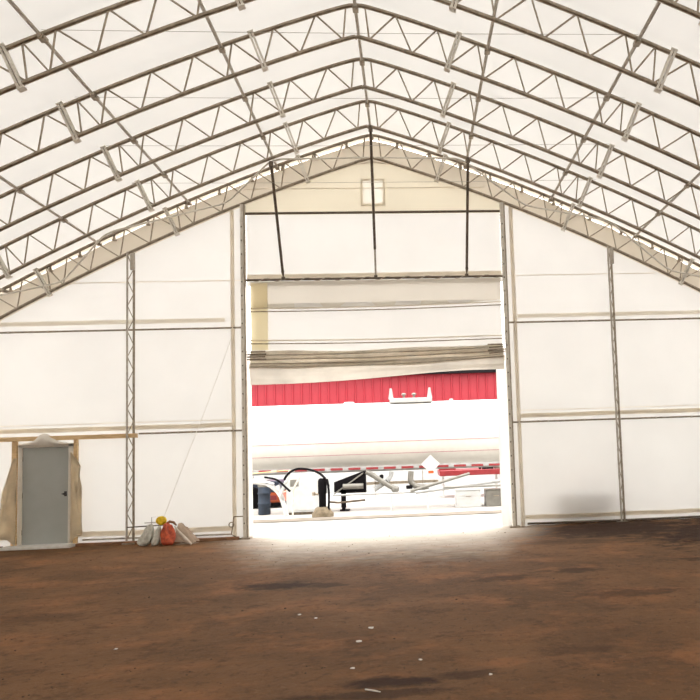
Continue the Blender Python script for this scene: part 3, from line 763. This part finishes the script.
# long pale hose rails and crates in front of the trailer, right half of the doorway
def rail(name, a, b, r, mat, label, cat):
    return tag(MB().tube([a, b], r, 8).build(name, M[mat]), label, cat)
rail('steel_pipe', (-.05,21.9,.54), (1.72,22.3,.98), .045, 'alum', 'pale pipe slanting upward to the right beside the hazard diamond', 'pipe')
rail('steel_pipe', (-2.3,22.0,.50), (.20,22.1,.50), .03, 'white_paint', 'long white level pipe passing in front of the black landing leg', 'pipe')
rail('steel_pipe', (.1,21.8,.50), (3.2,22.1,.80), .05, 'white_paint', 'long white pipe rising gently toward the right doorway edge', 'pipe')
rail('steel_pipe', (.9,21.7,.62), (3.2,21.8,.62), .028, 'alum', 'thin grey pipe above the crates at the right doorway edge', 'pipe')
for xx, l in ((-.6,'left trestle under the pale pipes in the yard'), (.45,'middle trestle under the pale pipes in the yard'), (2.95,'right trestle under the pale pipes in the yard')):
    h = .44 if xx < 0 else .43 if xx < 1 else .55
    mb = MB(); mb.bar((xx,21.65,-.014),(xx,21.65,h),.04,.04,(0,1,0)); mb.bar((xx,22.25,-.014),(xx,22.25,h),.04,.04,(0,1,0)); mb.bar((xx,21.6,h),(xx,22.3,h),.05,.04)
    mb.bar((xx,21.65,.2),(xx,22.25,.2),.03,.03)
    tag(mb.build('trestle', M['clean_white']), l, 'trestle')
def crate(x0, x1, y0, y1, h, mat, label):
    t = thing('crate', label, 'crate', ((x0+x1)/2, y0, 0))
    MB().box((x0,y0,-.014),(x1,y1,h-.03)).build('box', M[mat], t, bevel=.015)
    MB().box((x0-.02,y0-.02,h-.03),(x1+.02,y1+.02,h)).build('lid', M[mat], t, bevel=.008)
    MB().bar(((x0+x1)/2-.08,y0-.03,h*.6),((x0+x1)/2+.08,y0-.03,h*.6),.02,.02).build('handle', M['steel'], t)
crate(1.28, 2.04, 22.2, 22.8, .52, 'clean_white', 'white crate standing in the yard under the pale pipes')
crate(2.18, 2.80, 22.2, 22.8, .50, 'alum', 'grey crate at the right edge of the doorway view')
# small red loader parts beyond the tank, right side
t = thing('red_trailer', 'low red flatbed with a black winch seen beneath the tank at the right', 'trailer', (2.0, 27.5, 0))
MB().box((1.0, 26.8, .78), (3.4, 29.0, .98)).build('deck', M['tape_red'], t, bevel=.02)
MB().box((1.0, 27.15, .98), (1.6, 27.4, 1.22)).build('headboard', M['tape_red'], t)
MB().box((1.1, 27.25, -.014), (1.18, 27.35, .78)).build('support_leg', M['clean_white'], t)
MB().box((3.05, 27.25, -.014), (3.13, 27.35, .78)).build('support_leg', M['clean_white'], t)
mb = MB(); mb.lathe((2.75, 27.0, 1.0), [(.05,-.2),(.13,-.2),(.13,.2),(.05,.2)], 14, 'x'); mb.build('winch_drum', M['black'], t)
MB().box((2.45, 27.05, .98), (2.52, 27.3, 1.18)).build('winch_bracket', M['black'], t)
MB().box((3.0, 27.05, .98), (3.30, 27.3, 1.10)).build('motor', M['steel_dark'], t, bevel=.02)

# curb strip crossing the yard in front of the trailer
mb = MB(); mb.grid(lambda u, v: (-12+24*u, 19.72-.12*u+.85*v, .002+.03*math.sin(PI*v)+.012*noise.noise(V((u*60, v*3, 0)))), 90, 5)
mb.box((-12,19.9,-.014),(12,20.3,.012))
o = mb.build('curb_strip', M['curb']); tag(o, 'low dirty curb strip crossing the yard before the tank trailer', 'curb')

# ------------------------------------------------------------------ yard: left part of the doorway
# black standpipe on sandy block with an arched hose
BX, BY = -2.47, 20.95
t = thing('standpipe', 'black standpipe with looped hose on a sandy concrete block', 'standpipe', (BX, BY, 0))
MB().lathe((BX, BY, -.014), [(.30,0),(.30,.10),(.24,.16),(.20,.24),(.13,.27)], 16).build('base_block', M['gravelly'], t)
MB().lathe((BX, BY, .24), [(.085,0),(.10,.02),(.10,.36),(.12,.40),(.12,.72),(.10,.78),(.06,.80)], 18).build('post', M['black'], t)
mb = MB(); mb.tube(smooth([(BX+.17,BY-.10,.16),(BX+.20,BY-.10,.72),(BX+.12,BY-.08,1.10),(BX-.40,BY-.05,1.34),(BX-.92,BY,1.30),(BX-1.02,BY+.05,1.08)], .3), .034, 8); mb.build('hose', M['black'], t)
mb = MB(); mb.tube([(BX-.10,BY,.60),(BX-.24,BY,.62)], .03, 8); mb.lathe((BX-.24,BY,.57), [(.045,0),(.045,.1)], 10); mb.build('outlet', M['steel'], t)
# white loading arm: curved pipe and leaning strut
t = thing('loading_arm', 'white curved pipe arm and leaning strut left of the black standpipe', 'pipe arm', (-3.6, 21.3, 0))
mb = MB(); mb.tube(smooth([(-5.2,21.4,.98),(-4.3,21.4,1.02),(-3.78,21.4,.86),(-3.62,21.4,.45),(-3.52,21.4,.0)], .45), .065, 12); mb.build('curved_pipe', M['clean_white'], t)
mb = MB(); mb.tube([(-3.70,21.35,.55),(-3.40,21.35,1.25)], .05, 10); mb.build('strut', M['clean_white'], t)
mb = MB(); mb.tube(smooth([(-3.12,21.3,1.12),(-3.32,21.3,.75),(-3.34,21.3,.02)], .12), .028, 8); mb.tube([(-3.6,21.3,.68),(-3.3,21.3,.78)], .018, 6); mb.build('prop', M['steel_pale'], t)
mb = MB(); mb.tube(smooth([(-4.1,21.25,1.12),(-3.75,21.25,1.05),(-3.5,21.25,.80),(-3.4,21.25,.70)], .15), .030, 8); mb.build('black_hose', M['black'], t)
mb = MB(); mb.tube(smooth([(-4.75,21.5,1.10),(-4.55,21.5,1.22),(-3.6,21.5,1.28),(-3.3,21.5,1.26)], .15), .016, 6); mb.build('tan_cable', M['timber'], t)
# white cabinet
t = thing('white_cabinet', 'white equipment cabinet standing between the pipe arm and standpipe', 'cabinet', (-3.2, 22.6, 0))
MB().box((-3.62,21.95,.06),(-2.70,22.45,1.18)).build('body', M['clean_white'], t, bevel=.02)
MB().box((-3.55,21.93,.12),(-2.76,21.952,1.10)).build('door', M['clean_white'], t, bevel=.006)
MB().box((-3.50,21.92,.80),(-3.26,21.93,1.0)).build('notice', M['alum'], t)
MB().box((-3.60,22.0,-.014),(-2.73,22.42,.06)).build('plinth', M['steel_dark'], t)
# blue barrel
t = thing('barrel', 'blue-grey ribbed barrel with a pale lid at the left of the doorway view', 'barrel', (-4.36, 23.0, 0))
MB().lathe((-4.36, 22.55, 0), [(.17,-.01),(.18,.02),(.175,.28),(.19,.30),(.19,.33),(.175,.35),(.175,.58),(.19,.60),(.19,.63),(.175,.65),(.17,.80)], 24).build('body', M['blue'], t)
MB().lathe((-4.36, 22.55, .80), [(.17,0),(.185,.02),(.185,.16),(.15,.19),(.02,.20)], 24).build('lid', M['alum'], t)
# far parked truck
t = thing('parked_truck', 'orange and navy truck parked behind the blue-grey barrel at far left', 'truck', (-5.6, 26.0, 0))
MB().box((-8.2,25.4,.16),(-4.30,27.3,.50)).build('body', M['orange'], t, bevel=.03)
MB().box((-8.2,25.4,.50),(-4.42,27.3,.88)).build('hood', M['navy'], t, bevel=.05)
MB().box((-8.2,25.5,.88),(-5.6,27.2,1.5)).build('cab', M['white_paint'], t, bevel=.08)
MB().box((-7.9,25.48,.98),(-5.9,25.51,1.38)).build('side_window', M['glass'], t)
MB().box((-8.3,25.34,.05),(-4.24,27.3,.16)).build('bumper', M['black'], t, bevel=.02)
MB().box((-4.75,25.37,.25),(-4.5,25.4,.40)).build('tail_light', M['tape_red'], t)
for x in (-7.5, -5.3): MB().lathe((x, 25.42, .34), [(.1,-.1),(.3,-.12),(.36,-.08),(.36,.08),(.3,.12),(.1,.1)], 24, 'y').build('wheel', M['black'], t)

# ------------------------------------------------------------------ light
w = bpy.data.worlds.new('overcast'); S.world = w; w.use_nodes = True
bg = w.node_tree.nodes['Background']; bg.inputs['Color'].default_value = (1.0, .985, .96, 1); bg.inputs['Strength'].default_value = 6.2
sun = bpy.data.lights.new('sun', 'SUN'); sun.energy = 1.5; sun.angle = math.radians(40); sun.color = (1, .97, .92)
so = bpy.data.objects.new('sun', sun); COL.objects.link(so)
so.rotation_euler = (math.radians(38), math.radians(8), 0); so.location = (0, 10, 30)

# ------------------------------------------------------------------ camera
F, CX, CY, YAW, PIT, ROL, H = 744.2, 466.07, 389.95, .0764, .0819, -.0348, 1.65
cy, sy = math.cos(YAW), math.sin(YAW)
f = V((sy, cy, 0)); r = V((cy, -sy, 0)); u = V((0,0,1))
f2 = f*math.cos(PIT)+u*math.sin(PIT); u2 = -f*math.sin(PIT)+u*math.cos(PIT)
r3 = r*math.cos(ROL)+u2*math.sin(ROL); u3 = -r*math.sin(ROL)+u2*math.cos(ROL)
cam = bpy.data.cameras.new('camera'); co = bpy.data.objects.new('camera', cam); COL.objects.link(co)
m = Matrix((( r3.x, u3.x, -f2.x, 0), (r3.y, u3.y, -f2.y, 0), (r3.z, u3.z, -f2.z, H), (0,0,0,1)))
co.matrix_world = m
cam.sensor_width = 36; cam.sensor_fit = 'HORIZONTAL'; cam.lens = F/700*36
cam.shift_x = (350-CX)/700; cam.shift_y = (CY-350)/700
cam.clip_end = 300
S.camera = co
S.view_settings.view_transform = 'Standard'; S.view_settings.look = 'None'
S.view_settings.exposure = 0; S.view_settings.gamma = 1; S.view_settings.use_curve_mapping = False
